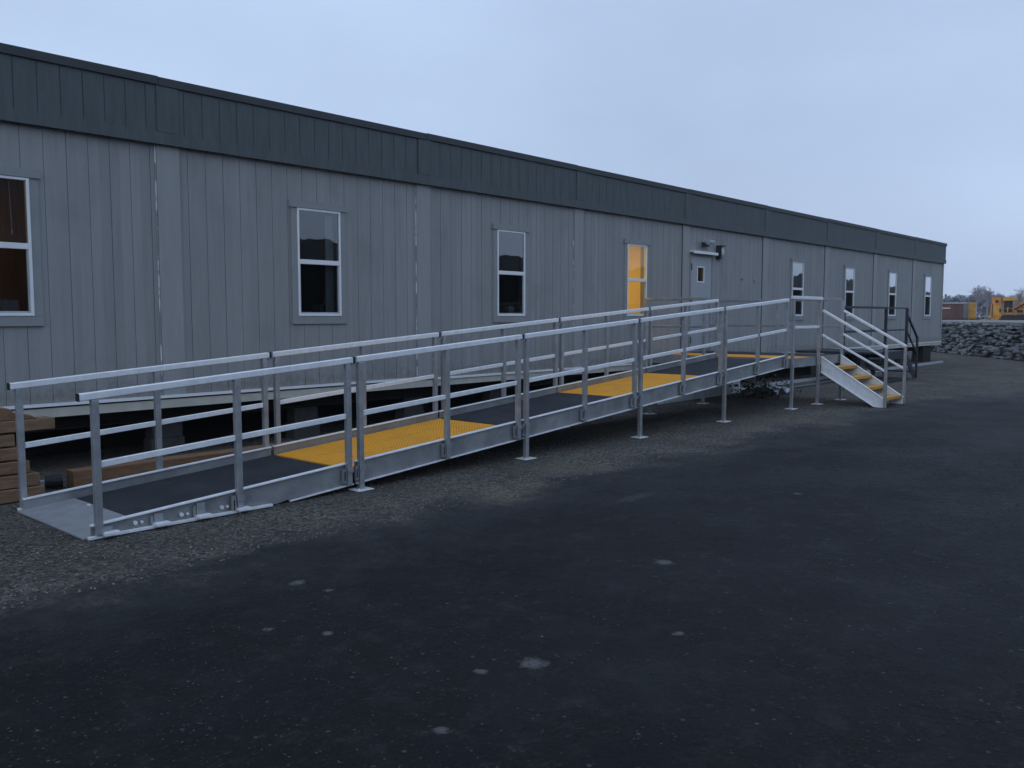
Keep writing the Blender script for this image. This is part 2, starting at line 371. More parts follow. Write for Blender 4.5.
tag(build('gravel_ground', g, GM, center=False), kind='structure')
# paving sheet with a wandering edge, 4 mm proud
g = MB(); xs = [-60 + i*.35 for i in range(0, 300)]
top = [g.bm.verts.new((x, 5.75 + .12*mnoise.noise(Vector((x*1.3, 0, 0))) - (max(0, x-17)/17*5.0), .004)) for x in xs]
bot = [g.bm.verts.new((x, -60, .004)) for x in xs]
for i in range(len(xs)-1): g.bm.faces.new([bot[i], bot[i+1], top[i+1], top[i]])
tag(build('paved_lane', g, GM, center=False), kind='structure')

# loose stones
def pebbles(name, n, xr, yr, smin, smax, m, seed):
    rnd = random.Random(seed); V = []; Fc = []
    base = [(1,0,0),(-1,0,0),(0,1,0),(0,-1,0),(0,0,1),(0,0,-1)]
    fs = [(0,2,4),(2,1,4),(1,3,4),(3,0,4),(2,0,5),(1,2,5),(3,1,5),(0,3,5)]
    for i in range(n):
        x = xr[0] + (xr[1]-xr[0])*rnd.random()**1.6; yy = rnd.uniform(*yr); s = rnd.uniform(smin, smax)*(1+x*.03)
        a = rnd.uniform(0, 6.28); ca, sa = math.cos(a), math.sin(a); o = len(V)
        for bx, by, bz in base:
            u = bx*s*rnd.uniform(.7, 1.3); v = by*s*rnd.uniform(.6, 1.1); w_ = bz*s*.55*rnd.uniform(.7, 1.2)
            V.append((x+u*ca-v*sa, yy+u*sa+v*ca, .004 + s*.2 + w_))
        Fc += [tuple(o+k for k in f) for f in fs]
    me = bpy.data.meshes.new(name); me.from_pydata(V, [], Fc); me.materials.append(m)
    ob = bpy.data.objects.new(name, me); COL.objects.link(ob); tag(ob, kind='stuff'); return ob
M['peb'] = mat('loose_grey_stones', (.06, .06, .056), .9, 0, .3, 30, col2=(.26, .25, .23))
o = pebbles('loose_gravel', 14000, (1.2, 20), (5.1, 9.2), .005, .012, M['peb'], 3)
tag(o, 'loose grey gravel scattered between the dark lane and the building', 'gravel')
M['chip'] = mat('dark_stone_chips', (.002, .003, .004), .85, 0, .3, 60, col2=(.055, .06, .065))
o2 = pebbles('fine_dark_grit', 34000, (.2, 12), (-4.0, 5.1), .002, .0085, M['chip'], 8)
tag(o2, 'fine dark grit covering the near part of the paved lane', 'grit')
o = pebbles('scattered_stone_chips', 900, (1.0, 16), (-1.5, 5.1), .002, .0055, M['peb'], 5)
tag(o, 'tiny stone chips scattered over the dark paved lane', 'stone chips')

# ------------------------------------------------------------ building
D = 9.28; X0 = -2.70; X1 = 33.46; DB = D+18
Z0, ZT = .70, 4.165; ZF = 3.47
SEAMS = [.94, 4.50, 8.28, 11.92, 15.52, 19.14, 22.80, 26.44, 30.06]
WINS = [2.87, 6.61, 10.28, 13.86, 21.11, 24.58, 28.14, 31.72]
WW, WZ0, WZ1 = .33, 1.60, 2.95
DX0, DX1, DZ0, DZ1 = 15.83, 16.79, .88, 2.90
bld = empty('modular_office_building', (15.45, D, 0))
tag(bld, 'long single-storey grey modular building with slate fascia band', 'building')
openings = [(c-WW, c+WW, WZ0, WZ1) for c in WINS] + [(DX0, DX1, DZ0, DZ1)]
def facade():
    g = MB(); bm = g.bm
    cuts = {X0, X1}
    k = 0; gr = []
    x = X0
    while x < X1:
        gr.append(x); x += .216
    gd = .007; gw = .008
    for a, b_, _, _ in openings: cuts |= {a, b_}
    segs = []
    for i, xg in enumerate(gr):
        nx = gr[i+1] if i+1 < len(gr) else X1
        w2 = gw * (1.0 if i % 2 else .7)
        segs.append((xg, xg+w2, gd)); segs.append((xg+w2, nx, 0))
    fin = []
    for a, b_, d in segs:
        cs = sorted([c for c in cuts if a+1e-5 < c < b_-1e-5]); p = a
        for c in cs+[b_]: fin.append((p, c, d)); p = c
    prev = None
    for a, b_, d in fin:
        mid = (a+b_)/2; zs = [(Z0, ZF+.02)]
        for oa, ob, z0, z1 in openings:
            if oa < mid < ob: zs = [(Z0, z0), (z1, ZF+.02)]
        for z0, z1 in zs: g.quad((a, D+d, z0), (b_, D+d, z0), (b_, D+d, z1), (a, D+d, z1))
        if prev is not None and prev[1] != d:
            for z0, z1 in zs: g.quad((a, D+prev[1], z0), (a, D+d, z0), (a, D+d, z1), (a, D+prev[1], z1))
        prev = (b_, d)
    # reveals and inner skin
    for oa, ob, z0, z1 in openings:
        y0, y1 = D, D+.12
        g.quad((oa,y0,z0),(oa,y1,z0),(oa,y1,z1),(oa,y0,z1)); g.quad((ob,y0,z0),(ob,y1,z0),(ob,y1,z1),(ob,y0,z1))
        g.quad((oa,y0,z0),(ob,y0,z0),(ob,y1,z0),(oa,y1,z0)); g.quad((oa,y0,z1),(ob,y0,z1),(ob,y1,z1),(oa,y1,z1))
    return g
def wallobj():
    g = facade()
    bm = g.bm; bmesh.ops.remove_doubles(bm, verts=bm.verts, dist=1e-6)
    return g
g = wallobj()
# end walls + back
def grooved(g, p, q, z0, z1, out_):
    p = Vector(p); q = Vector(q); L_ = (q-p).length; d = (q-p)/L_; t = 0; off = Vector(out_)
    while t < L_:
        e = min(L_, t+.216)
        a = p+d*t; m1 = p+d*min(e, t+.01); b_ = p+d*e
        g.quad((a-off*.008)[:2]+(z0,), (m1-off*.008)[:2]+(z0,), (m1-off*.008)[:2]+(z1,), (a-off*.008)[:2]+(z1,))
        g.quad(m1[:2]+(z0,), b_[:2]+(z0,), b_[:2]+(z1,), m1[:2]+(z1,))
        t = e
grooved(g, (X1, D, 0), (X1, DB, 0), Z0, ZF+.02, (1,0,0))
grooved(g, (X0, D, 0), (X0, DB, 0), Z0, ZF+.02, (-1,0,0))
grooved(g, (X0, DB, 0), (X1, DB, 0), Z0, ZF+.02, (0,1,0))
bm = g.bm
me_wall = build('wall', g, M['siding'], bld)
# inner skin, floor, ceiling, partitions
g = MB()
yi = D+.12
def skin(g, ya):
    xs_ = sorted({X0+.1, X1-.1} | {v for o_ in openings for v in o_[:2]})
    for a, b_ in zip(xs_[:-1], xs_[1:]):
        mid = (a+b_)/2; zs = [(.85, 3.4)]
        for oa, ob, z0, z1 in openings:
            if oa < mid < ob: zs = [(.85, max(.86, z0)), (z1, 3.4)]
        for z0, z1 in zs: g.quad((a, ya, z0), (b_, ya, z0), (b_, ya, z1), (a, ya, z1))
skin(g, yi)
for s_ in SEAMS[:2]+SEAMS[5:]: g.box(s_+.08, s_+.18, yi+.01, D+3.8, .85, 3.4)
g.box(X0+.1, 11.9, D+3.81, D+3.9, .85, 3.4); g.box(16.0, X1-.1, D+3.81, D+3.9, .85, 3.4)
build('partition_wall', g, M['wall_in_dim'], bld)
g = MB(); g.box(X0+.02, X1-.02, D+.02, DB-.02, .72, .85); build('floor', g, M['steel'], bld)
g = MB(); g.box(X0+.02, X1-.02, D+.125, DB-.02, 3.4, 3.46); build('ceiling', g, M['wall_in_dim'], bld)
# lit room behind the yellow window
g = MB()
g.box(12.0, 12.05, yi+.02, D+3.0, .86, 3.39)
g.box(12.06, 15.36, D+2.6, D+2.7, .86, 3.39)
g.box(15.37, 15.42, yi+.02, D+2.6, .86, 3.39)
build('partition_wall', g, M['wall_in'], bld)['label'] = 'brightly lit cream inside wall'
g = MB(); g.box(15.30, 15.36, yi+.02, D+.86, .86, 3.39)
build('partition_wall', g, M['wood_in'], bld)['label'] = 'orange-brown wood panel on the inside partition'
def ceiling_lamp(x, y, e, warm, sz=.6):
    g = MB(); g.box(x-sz, x+sz, y-.3, y+.3, 3.37, 3.395); build('ceiling_lamp', g, M['lamp_on'], bld)
    ld = bpy.data.lights.new('room_lamp', 'AREA'); ld.shape = 'RECTANGLE'; ld.size = 2*sz; ld.size_y = .6; ld.energy = e; ld.color = warm
    lo = bpy.data.objects.new('room_lamp', ld); COL.objects.link(lo); lo.parent = bld; lo.location = Vector((x, y, 3.36))-bld.location
ceiling_lamp(13.4, D+1.5, 36, (1, .74, .32))
# brown wood panelled room behind the leftmost window
g = MB(); g.box(1.15, 4.7, D+2.4, D+2.5, .86, 3.39); g.box(4.60, 4.64, yi+.01, D+2.3, .86, 3.39)
build('partition_wall', g, M['wood_in'], bld)['label'] = 'orange wood panelling inside the leftmost room'
ceiling_lamp(2.2, D+1.6, 3.2, (1, .70, .45), .3)
g = MB(); g.box(16.0, 17.6, D+1.9, D+2.0, .86, 3.39); build('partition_wall', g, M['wood_in'], bld)['label'] = 'wood panelling seen through the door light'
ceiling_lamp(16.6, D+1.2, 9, (1, .6, .3), .3)

# battens over the module joints
for i, s_ in enumerate(SEAMS):
    g = MB(); g.box(s_, s_+.26, D-.018, D-.001, Z0, ZF-.002); build('joint_batten', g, M['batten'], bld)
    g = MB(); g.box(s_-.016, s_-.004, D-.010, D-.001, Z0+.02, ZF-.01); build('joint_sealant', g, M['seam'] if i in (1, 2, 3) else M['darksteel'], bld)
for x_ in (X0, X1-.10): g = MB(); g.box(x_, x_+.10, D-.018, D-.001, Z0, ZF-.002); build('corner_trim', g, M['batten'], bld)
# fascia
g = MB(); fy = D-.05
x = X0-.05; k = 0
xs_ = []
while x < X1+.05:
    e = min(x+.216, X1+.05); g.quad((x, fy+.008, ZF+.12), (x+.007, fy+.006, ZF+.12), (x+.007, fy+.006, ZT-.055), (x, fy+.008, ZT-.055))
    g.quad((x+.007, fy, ZF+.12), (e, fy, ZF+.12), (e, fy, ZT-.055), (x+.007, fy, ZT-.055)); x = e
g.box(X0-.05, X1+.05, fy+.012, D+.05, ZF, ZT-.02)
g.box(X1-.05, X1+.07, D-.02, DB, ZF, ZT-.02); g.box(X0-.07, X0+.05, D-.02, DB, ZF, ZT-.02); g.box(X0, X1, DB-.05, DB+.07, ZF, ZT-.02)
fas = build('fascia', g, M['fascia'], bld)
g = MB(); g.box(X0-.07, X1+.07, fy-.018, fy+.011, ZF-.005, ZF+.125); build('fascia_band', g, M['fascia'], bld)
for s_ in SEAMS:
    g = MB(); g.box(s_, s_+.24, fy-.012, fy-.001, ZF+.13, ZT-.058); build('fascia_batten', g, M['fascia'], bld)
segx = [X0-.08]+[s_+random.uniform(-.02, .25) for s_ in SEAMS]+[X1+.09]
for i, (a, b_) in enumerate(zip(segx[:-1], segx[1:])):
    dz = (.006 if i % 2 else 0)+random.uniform(0, .003)
    g = MB(); g.box(a+.003, b_-.003, fy-.022, fy+.06, ZT-.075+dz, ZT+.012+dz); build('roof_edge', g, M['cap'], bld)
g = MB(); g.box(X0-.06, X1+.08, D, DB+.06, ZT-.06, ZT-.01); build('roof', g, M['roof'], bld)
g = MB(); g.box(X1+.02, X1+.10, D-.05, DB, ZT-.09, ZT+.01); build('roof_edge', g, M['cap'], bld)
# bottom flashing and sill board (with a break as the strip ends under the second module)
g = MB(); g.box(X0, 8.5, D-.035, D-.002, Z0-.012, Z0+.018); g.box(8.62, X1, D-.035, D-.002, Z0-.03, Z0+.0)
build('white_flashing', g, M['white'], bld)
g = MB(); g.box(X0, X1-.2, D-.016, D+.03, Z0-.125, Z0-.031); g.box(X1-.19, X1+.01, D-.017, D+.03, Z0-.125, Z0-.031)
g.box(X1-.02, X1+.012, D+.031, DB, Z0-.125, Z0-.002)
build('sill_board', g, M['cream'], bld)
# crawl space: chassis beams, piers, added dark sheets
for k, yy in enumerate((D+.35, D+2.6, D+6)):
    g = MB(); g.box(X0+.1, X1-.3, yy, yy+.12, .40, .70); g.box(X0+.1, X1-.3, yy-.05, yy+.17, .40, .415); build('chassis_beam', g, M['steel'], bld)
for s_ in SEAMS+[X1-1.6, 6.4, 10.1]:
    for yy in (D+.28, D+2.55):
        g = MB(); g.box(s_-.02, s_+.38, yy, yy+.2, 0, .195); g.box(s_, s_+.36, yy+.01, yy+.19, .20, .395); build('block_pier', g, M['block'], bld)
g = MB(); g.box(X0, X1, D+9, D+9.05, 0, .72); g.box(X0, X0+.05, D+.4, D+9, 0, .72); g.box(X0+.1, 15.0, D+1.3, D+1.33, .002, .69); build('crawl_space_blackout', g, M['steel'], bld)  # sheets added to shut out light so the crawl space goes black
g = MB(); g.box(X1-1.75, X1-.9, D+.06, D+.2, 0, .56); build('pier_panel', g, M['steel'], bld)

# windows
for wi, c in enumerate(WINS):
    # wood trim boards round the opening
    t0, t1 = c-WW, c+WW
    fr = MB()
    y0, y1 = D-.030, D+.03
    fw = .028
    fr.box(t0, t0+fw, y0, y1, WZ0, WZ1); fr.box(t1-fw, t1, y0, y1, WZ0, WZ1)
    fr.box(t0+fw, t1-fw, y0, y1, WZ0, WZ0+fw); fr.box(t0+fw, t1-fw, y0, y1, WZ1-fw, WZ1)
    zm = (WZ0+WZ1)/2+.01
    fr.box(t0+fw, t1-fw, y0+.008, y1, zm-.03, zm+.028)
    wf = build('window', fr, M['white'], bld, bevel=.003)
    sb = MB(); s2 = .016
    sb.box(t0+fw, t0+fw+s2, y0+.015, y1-.01, WZ0+fw, zm-.03); sb.box(t1-fw-s2, t1-fw, y0+.015, y1-.01, WZ0+fw, zm-.03)
    sb.box(t0+fw+s2, t1-fw-s2, y0+.02, y1-.01, WZ0+fw, WZ0+fw+.02)
    build('sash', sb, M['greypanel'], wf)
    p = MB(); p.quad((t0+fw, D-.014, zm+.028), (t1-fw, D-.014, zm+.028), (t1-fw, D-.014, WZ1-fw), (t0+fw, D-.014, WZ1-fw)); build('pane', p, M['glass'] if wi != 3 else M['glass_c'], wf)
    p = MB(); p.quad((t0+fw+s2, D-.001, WZ0+fw+.02), (t1-fw-s2, D-.001, WZ0+fw+.02), (t1-fw-s2, D-.001, zm-.03), (t0+fw+s2, D-.001, zm-.03))
    build('pane', p, M['glass_s'] if wi != 3 else M['glass_c'], wf)
    tb = MB(); tw = .085
    tb.box(t0-tw, t0-.001, D-.022, D-.001, WZ0-.0, WZ1+.0)
    tb.box(t1+.001, t1+tw, D-.022, D-.001, WZ0-.0, WZ1+.0)
    tb.box(t0-tw, t1+tw, D-.023, D-.001, WZ0-.10, WZ0-.002)
    tb.box(t0-tw-.02, t1+tw+.02, D-.038, D-.001, WZ1+.002, WZ1+.085)
    build('trim', tb, M['trim'], wf)
    if wi == 0:
        b_ = MB(); b_.cyl((c+.18, D+.07, WZ1-.04), (c+.19, D+.07, 2.45), .003, n=5); b_.cyl((c+.19, D+.07, 2.45), (c+.19, D+.07, 2.40), .007, n=6); build('blind_cord', b_, M['white'], wf)
    if wi in (1, 5):
        b_ = MB(); b_.box(t1-.16, t1-.035, D+.09, D+.11, WZ0+.05, WZ1-.05) if wi == 1 else b_.box(t0+.05, t1-.2, D+.09, D+.11, WZ0+.25, zm); build('blind', b_, M['blind'], wf)
    if wi in (0, 1, 2):
        b_ = MB(); b_.box(c+.1, c+.24, D+.13, D+.3, WZ0+.01, WZ0+.16); b_.box(c+.12, c+.15, D+.115, D+.129, WZ0+.03, WZ0+.06); build('desk_item', b_, M['machine_d'] if wi == 1 else M['blind'], wf)

# door
dm = MB(); dm.box(DX0+.05, DX1-.05, D+.0, D+.045, DZ0+.02, 2.05); dm.box(DX0+.05, DX1-.05, D, D+.045, 2.05, 2.06)
dm = MB()
vx0, vx1, vz0, vz1 = 16.15, 16.40, 2.33, 2.62
dm.box(DX0+.05, vx0, D+.0, D+.045, DZ0+.02, DZ1-.05); dm.box(vx1, DX1-.05, D, D+.045, DZ0+.02, DZ1-.05)
dm.box(vx0, vx1, D, D+.045, DZ0+.02, vz0); dm.box(vx0, vx1, D, D+.045, vz1, DZ1-.05)
door = build('door', dm, M['door'], bld)
f = MB(); f.box(DX0, DX0+.05, D-.014, D+.06, DZ0, DZ1); f.box(DX1-.05, DX1, D-.014, D+.06, DZ0, DZ1); f.box(DX0+.05, DX1-.05, D-.014, D+.06, DZ1-.05, DZ1); build('frame', f, M['trim'], door)
f = MB(); f.quad((vx0, D+.02, vz0), (vx1, D+.02, vz0), (vx1, D+.02, vz1), (vx0, D+.02, vz1)); build('pane', f, M['glass_s'], door)
f = MB(); f.box(vx0-.02, vx1+.02, D-.012, D-.001, vz0-.025, vz0); f.box(vx0-.02, vx0, D-.010, D-.001, vz0, vz1); f.box(vx1, vx1+.02, D-.010, D-.001, vz0, vz1); f.box(vx0-.02, vx1+.02, D-.01, D-.001, vz1, vz1+.02); build('glazing_bead', f, M['white'], door)
f = MB(); f.box(DX1-.13, DX1-.08, D-.02, D-.001, 1.78, 1.98); f.cyl((DX1-.11, D-.05, 1.84), (DX1-.22, D-.05, 1.84), .012); f.cyl((DX1-.11, D-.06, 1.84), (DX1-.11, D-.001, 1.84), .012); build('handle', f, M['alu_dull'], door)
for z_ in (1.1, 1.9, 2.62):
    f = MB(); f.cyl((DX0+.045, D-.024, z_-.07), (DX0+.045, D-.024, z_+.07), .010, n=8); build('hinge', f, M['darksteel'], door)
f = MB(); f.box(DX0-.03, DX1+.03, D-.11, D-.001, DZ1+.02, DZ1+.05); f.box(DX0-.03, DX1+.03, D-.112, D-.10, DZ1-.005, DZ1+.051); build('drip_cap', f, M['white'], bld)
# twin emergency light
f = MB(); f.box(16.30, 16.46, D-.10, D-.001, 3.06, 3.15); em = build('emergency_light', f, M['darksteel'], bld)
for sx_ in (-.09, .09):
    f = MB(); f.cyl((16.38+sx_, D-.08, 3.17), (16.38+sx_*1.5, D-.19, 3.14), .035, .055, 12); build('lamp_head', f, M['greypanel'], em, smooth=False)
# wall pack lamp
f = MB(); f.box(16.93, 17.09, D-.06, D-.001, 2.83, 3.10); f.box(16.92, 17.10, D-.14, D-.001, 3.101, 3.12); f.box(16.915, 16.929, D-.13, D-.001, 2.86, 3.10); wl = build('wall_lamp', f, M['machine_d'], bld)
f = MB(); f.ball((17.01, D-.085, 2.965), .075, 2, (.9, .8, 1.5)); build('lamp_cover', f, M['lampglass'], wl, smooth=True)
# stains where a plate used to be
for xx in (18.1, 18.75):
    f = MB(); f.cyl((xx, D-.012, 2.43+random.uniform(-.03, .03)), (xx, D-.0005, 2.43), .045, n=9); build('cable_boss', f, M['trim'], bld)

# ------------------------------------------------------------ ramp
YN, YF = 6.30, 7.63
def curb(x): return .096 + (x-2.475)*.0727
bounds = [2.475, 4.83, 7.145, 9.425, 11.70, 13.97]
ramp_ = empty('access_ramp', (2.475, (YN+YF)/2, 0))
tag(ramp_, 'long aluminium access ramp with alternating dark and yellow decks', 'ramp')
PS = .05
def post(parent, x, y, z0, z1, side, name='post', foot=False, m=None):
    g = MB(); g.box(x-PS/2, x+PS/2, y-PS/2, y+PS/2, z0, z1)
    p = build(name, g, m or M['alu'], parent, bevel=.005)
    if foot:
        g = MB(); g.box(x-.09, x+.09, y-.08, y+.08, .006, .015)
        g.cyl((x-.065, y-.055, .016), (x-.065, y-.055, .03), .01, n=6); g.cyl((x+.065, y+.055, .016), (x+.065, y+.055, .03), .01, n=6)
        build('base_plate', g, M['alu_bright'], p, bevel=.002)
    return p
for i in range(5):
    a, b_ = bounds[i]+.012, bounds[i+1]-.02
    da, db = curb(a)-.075, curb(b_)-.075
    # deck
    g = MB()
    a2 = a
    if i == 0:
        a2 = a+.40
        gp = MB(); za = .015; zb = curb(a2)-.075
        gp.hexa([(a-.05, YN+.01, .004), (a2, YN+.01, zb-.03), (a2, YF-.01, zb-.03), (a-.05, YF-.01, .004), (a-.05, YN+.01, za), (a2, YN+.01, zb), (a2, YF-.01, zb), (a-.05, YF-.01, za)])
        build('entry_plate', gp, M['alu_plate'], ramp_)
        for yb_ in (7.25, 6.6): gp = MB(); gp.cyl((a2-.03, yb_, zb-.002), (a2-.03, yb_, zb+.006), .016); build('deck_bolt', gp, M['alu_bright'], ramp_)
        da = zb
    g.hexa([(a2+.003, YN+.03, da-.03), (b_, YN+.03, db-.03), (b_, YF-.03, db-.03), (a2+.003, YF-.03, da-.03), (a2+.003, YN+.03, da), (b_, YN+.03, db), (b_, YF-.03, db), (a2+.003, YF-.03, da)])
    dk = build('deck_panel', g, M['deck_y'] if i % 2 else M['deck_d'], ramp_)
    dk['label'] = 'yellow grit-textured deck panel' if i % 2 else 'dark grit-textured deck panel'
    # deck seams / cross members underneath
    g = MB()
    for k in range(5):
        x = a+.15+k*(b_-a-.3)/4; zt = curb(x)-.108
        if zt-.07 > .01: g.box(x-.03, x+.03, YN+.03, YF-.03, zt-.07, zt)
    if len(g.bm.verts): build('cross_member', g, M['alu_dull'], ramp_)
    else: g.bm.free()
    for (Y, sgn) in ((YN, -1), (YF, 1)):
        # side channel: web + lips
        H = .205
        g = MB()
        pts = [(a, curb(a)), (b_, curb(b_))]
        za, zb = max(.012, curb(a)-H), max(.012, curb(b_)-H)
        poly = [(a, za)]
        if i == 0:
            xc = 2.475+(H+.012-.096)/.0727
            if xc < b_: poly.append((xc-.12, .012)); poly.append((xc, curb(xc)-H+.02))
        poly += [(b_, zb), (b_, curb(b_)), (a, curb(a))]
        g.prism(poly, Y-.005, Y+.005)
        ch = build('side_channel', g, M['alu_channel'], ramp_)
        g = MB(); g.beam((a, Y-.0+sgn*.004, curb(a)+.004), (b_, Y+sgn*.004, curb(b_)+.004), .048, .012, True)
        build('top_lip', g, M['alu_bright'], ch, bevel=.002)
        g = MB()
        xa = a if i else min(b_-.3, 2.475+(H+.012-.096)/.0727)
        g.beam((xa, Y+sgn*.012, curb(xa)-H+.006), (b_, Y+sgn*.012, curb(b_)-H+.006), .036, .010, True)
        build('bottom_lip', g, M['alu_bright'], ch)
        if i == 0:
            g = MB(); g.box(a-.03, 3.95, Y+sgn*.030-.02, Y+sgn*.030+.02, .008, .028); build('ground_bar', g, M['alu_bright'], ch, bevel=.002)
            for q, xq in enumerate((2.60, 2.98, 3.32, 3.66)):
                zt = min(curb(xq)-.02, .2)
                g = MB(); g.box(xq-.04, xq+.03, Y+sgn*.02-.012, Y+sgn*.02+.012, .03, zt); g.box(xq-.065, xq-.045, Y+sgn*.018-.008, Y+sgn*.018+.008, .03, zt-.015)
                fb = build('foot_bracket', g, M['alu'], ch)
                g = MB(); g.box(xq-.05, xq+.06, Y+sgn*.065-.04, Y+sgn*.065+.04, .029, .048); build('foot_tab', g, M['alu_bright'], fb)
            for xq in (2.80, 3.16, 3.50):
                g = MB(); g.cyl((xq, Y+sgn*.012, .07), (xq, Y+sgn*.03, .07), .016, n=8); g.cyl((xq+.05, Y+sgn*.012, .068), (xq+.05, Y+sgn*.024, .068), .012, n=8); build('channel_bolt', g, M['alu_bright'], ch)
        # posts
        yo = Y+sgn*.034
        xm = (a+b_)/2
        fs = (lambda x: x+.0145*max(0, x-3.0)-(.03 if x < 2.7 else 0)) if sgn > 0 else (lambda x: x)
        for q, x in enumerate((a+.045, xm, b_-.06)):
            x = fs(x)
            leg = (q == 0 and i > 0)
            z0 = .012 if leg else max(.03, curb(x)-H+.01)
            if q == 0 and i == 0: z0 = .03
            p = post(ramp_, x, yo, z0, curb(x)+.91, sgn, foot=leg)
            # clamp plate and U bolt
            if not (i == 0 and q == 0):
                g = MB(); zc = curb(x)-.105
                xb = x-.052 if q else x-.052
                g.box(xb-.018, xb+.018, yo-.014, yo+.014, zc-.065, zc+.065)
                g.box(x-.033, x+.033, yo-.033, yo-.0255, zc+.03, zc+.07) if sgn < 0 else g.box(x-.033, x+.033, yo+.0255, yo+.033, zc+.03, zc+.07)
                cl = build('clamp', g, M['alu'], p)
                g = MB(); g.box(xb-.006, xb+.003, yo+sgn*.015-.003, yo+sgn*.015+.003, zc-.04, zc+.04); build('u_bolt', g, M['black'], cl)
        # rails
        ta, tb = fs(a)-.012, fs(b_)-.008
        if i == 0: ta = a-(.065 if sgn < 0 else .055)
        if i == 4: tb = fs(b_)-.03
        rz = lambda x: curb(x)+.938
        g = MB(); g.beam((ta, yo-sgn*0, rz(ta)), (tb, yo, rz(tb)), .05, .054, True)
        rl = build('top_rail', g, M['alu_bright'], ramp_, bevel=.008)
        for xe, dx in ((ta, -.006), (tb, .006)):
            g = MB(); g.box(min(xe, xe+dx), max(xe, xe+dx), yo-.026, yo+.026, rz(xe)-.028, rz(xe)+.028); build('end_cap', g, M['black'], rl)
        if i > 0:
            g = MB(); ac = fs(a); g.box(ac-.05, ac+.02, yo-.012, yo+.012, rz(a)-.055, rz(a)-.032); g.cyl((ac-.016, yo-.03, rz(a)-.03), (ac-.016, yo-.03, rz(a)+.035), .008, n=6); build('rail_coupler', g, M['alu_dull'], rl)
        mz = lambda x: curb(x)+.440
        for (u, v) in ((fs(a+.045)+.027, fs(xm)-.026), (fs(xm)+.026, fs(b_-.06)-.028)):
            g = MB(); g.beam((u, yo, mz(u)), (v, yo, mz(v)), .032, .046, True); build('mid_rail', g, M['alu_bright'], ramp_, bevel=.005)

# ------------------------------------------------------------ landing
LX0, LX1, LY0, LY1, DZ = 13.99, 16.40, 6.30, 9.20, .86
land = empty('entry_landing', ((LX0+LX1)/2, (LY0+LY1)/2, 0))
tag(land, 'aluminium landing platform in front of the pale grey door', 'landing platform')
for k, (xa, xb) in enumerate(((LX0, 14.36), (14.37, 15.30), (15.31, LX1))):
    g = MB(); g.box(xa+.01, xb-.005, LY0+.02, LY1-.03, DZ-.035, DZ)
    o = build('deck_panel', g, M['deck_y'] if k == 1 else M['deck_d'], land); o['label'] = 'yellow grit-textured deck panel' if k == 1 else 'dark grit-textured deck panel'
for (xa, xb, ya, yb) in ((LX0, LX1, LY0-.005, LY0+.005), (LX0, LX1, LY1-.02, LY1-.01), (LX1+.002, LX1+.012, LY0, LY1-.021), (LX0-.010, LX0, LY0+.01, LY1-.021)):
    g = MB(); g.box(xa, xb, ya, yb, DZ-.15, DZ+.012); build('edge_channel', g, M['alu_channel'], land)
g = MB()
for k in range(6): g.box(LX0+.2+k*.38, LX0+.26+k*.38, LY0+.01, LY1-.03, DZ-.10, DZ-.037)
build('cross_member', g, M['alu_dull'], land)
TR = DZ+1.055; MR = DZ+.545
land_posts = [(14.14, LY0-.034, True), (15.24, LY0-.034, True), (16.33, LY0-.034, True), (LX1+.040, 7.62, False), (LX1+.040, 9.12, True), (LX0-.040, 9.12, True), (LX0-.040, 7.86, True)]
for x, y, ft in land_posts: post(land, x, y, .012 if ft else DZ-.2, TR-.026, -1, foot=ft)
def hrail(parent, p, q, m='alu_bright', w_=.05, h=.054, nm='top_rail', bev=.006):
    g = MB(); g.beam(p, q, w_, h, True); return build(nm, g, M[m], parent, bevel=bev)
ye = LY0-.034; xe_ = LX1+.04
hrail(land, (14.09, ye, TR), (15.33, ye, TR)); hrail(land, (14.17, ye, MR), (15.26, ye, MR), w_=.032, h=.046, nm='mid_rail')
hrail(land, (xe_, LY0+.05, TR), (xe_, 9.16, TR), m='alu_dull'); hrail(land, (xe_, LY0+.05, MR), (xe_, 9.09, MR), m='alu_dull', w_=.032, h=.046, nm='mid_rail')
hrail(land, (LX0-.04, 7.80, TR), (LX0-.04, 9.16, TR), m='alu_dull'); hrail(land, (LX0-.04, 7.89, MR), (LX0-.04, 9.09, MR), m='alu_dull', w_=.032, h=.046, nm='mid_rail')

# ------------------------------------------------------------ stairs
st = empty('aluminium_stairs', (15.82, 5.7, 0))
tag(st, 'bright aluminium stairs with four yellow treads down from the landing', 'stairs')
SX0, SX1 = 15.36, 16.28; SYT, SYB = 6.26, 5.15
def slz(y): return .86 + (y-SYT)*(.86-.16)/(SYT-SYB)     # top line of the stringers
for X in (SX0, SX1):
    g = MB(); pts = [(SYT, slz(SYT)), (SYB-.04, slz(SYB-.04)), (SYB-.04, .01), (SYB+.13, .01), (SYT, slz(SYT)-.27)]
    A = [g.bm.verts.new((X-.006, y, z)) for y, z in pts]; B = [g.bm.verts.new((X+.006, y, z)) for y, z in pts]
    g.bm.faces.new(A); g.bm.faces.new(B[::-1])
    for i in range(5):
        j = (i+1) % 5; g.bm.faces.new([A[j], A[i], B[i], B[j]])
    s_ = build('stringer', g, M['alu_bright'], st)
    g = MB(); g.beam((X-.0, SYT, slz(SYT)+.006), (X, SYB-.05, slz(SYB-.05)+.006), .045, .012); build('stringer_lip', g, M['alu_bright'], s_)
    g = MB(); g.beam((X-.02, SYT, slz(SYT)-.272), (X-.02, SYB+.14, .018), .035, .010); build('stringer_lip', g, M['alu_bright'], s_)
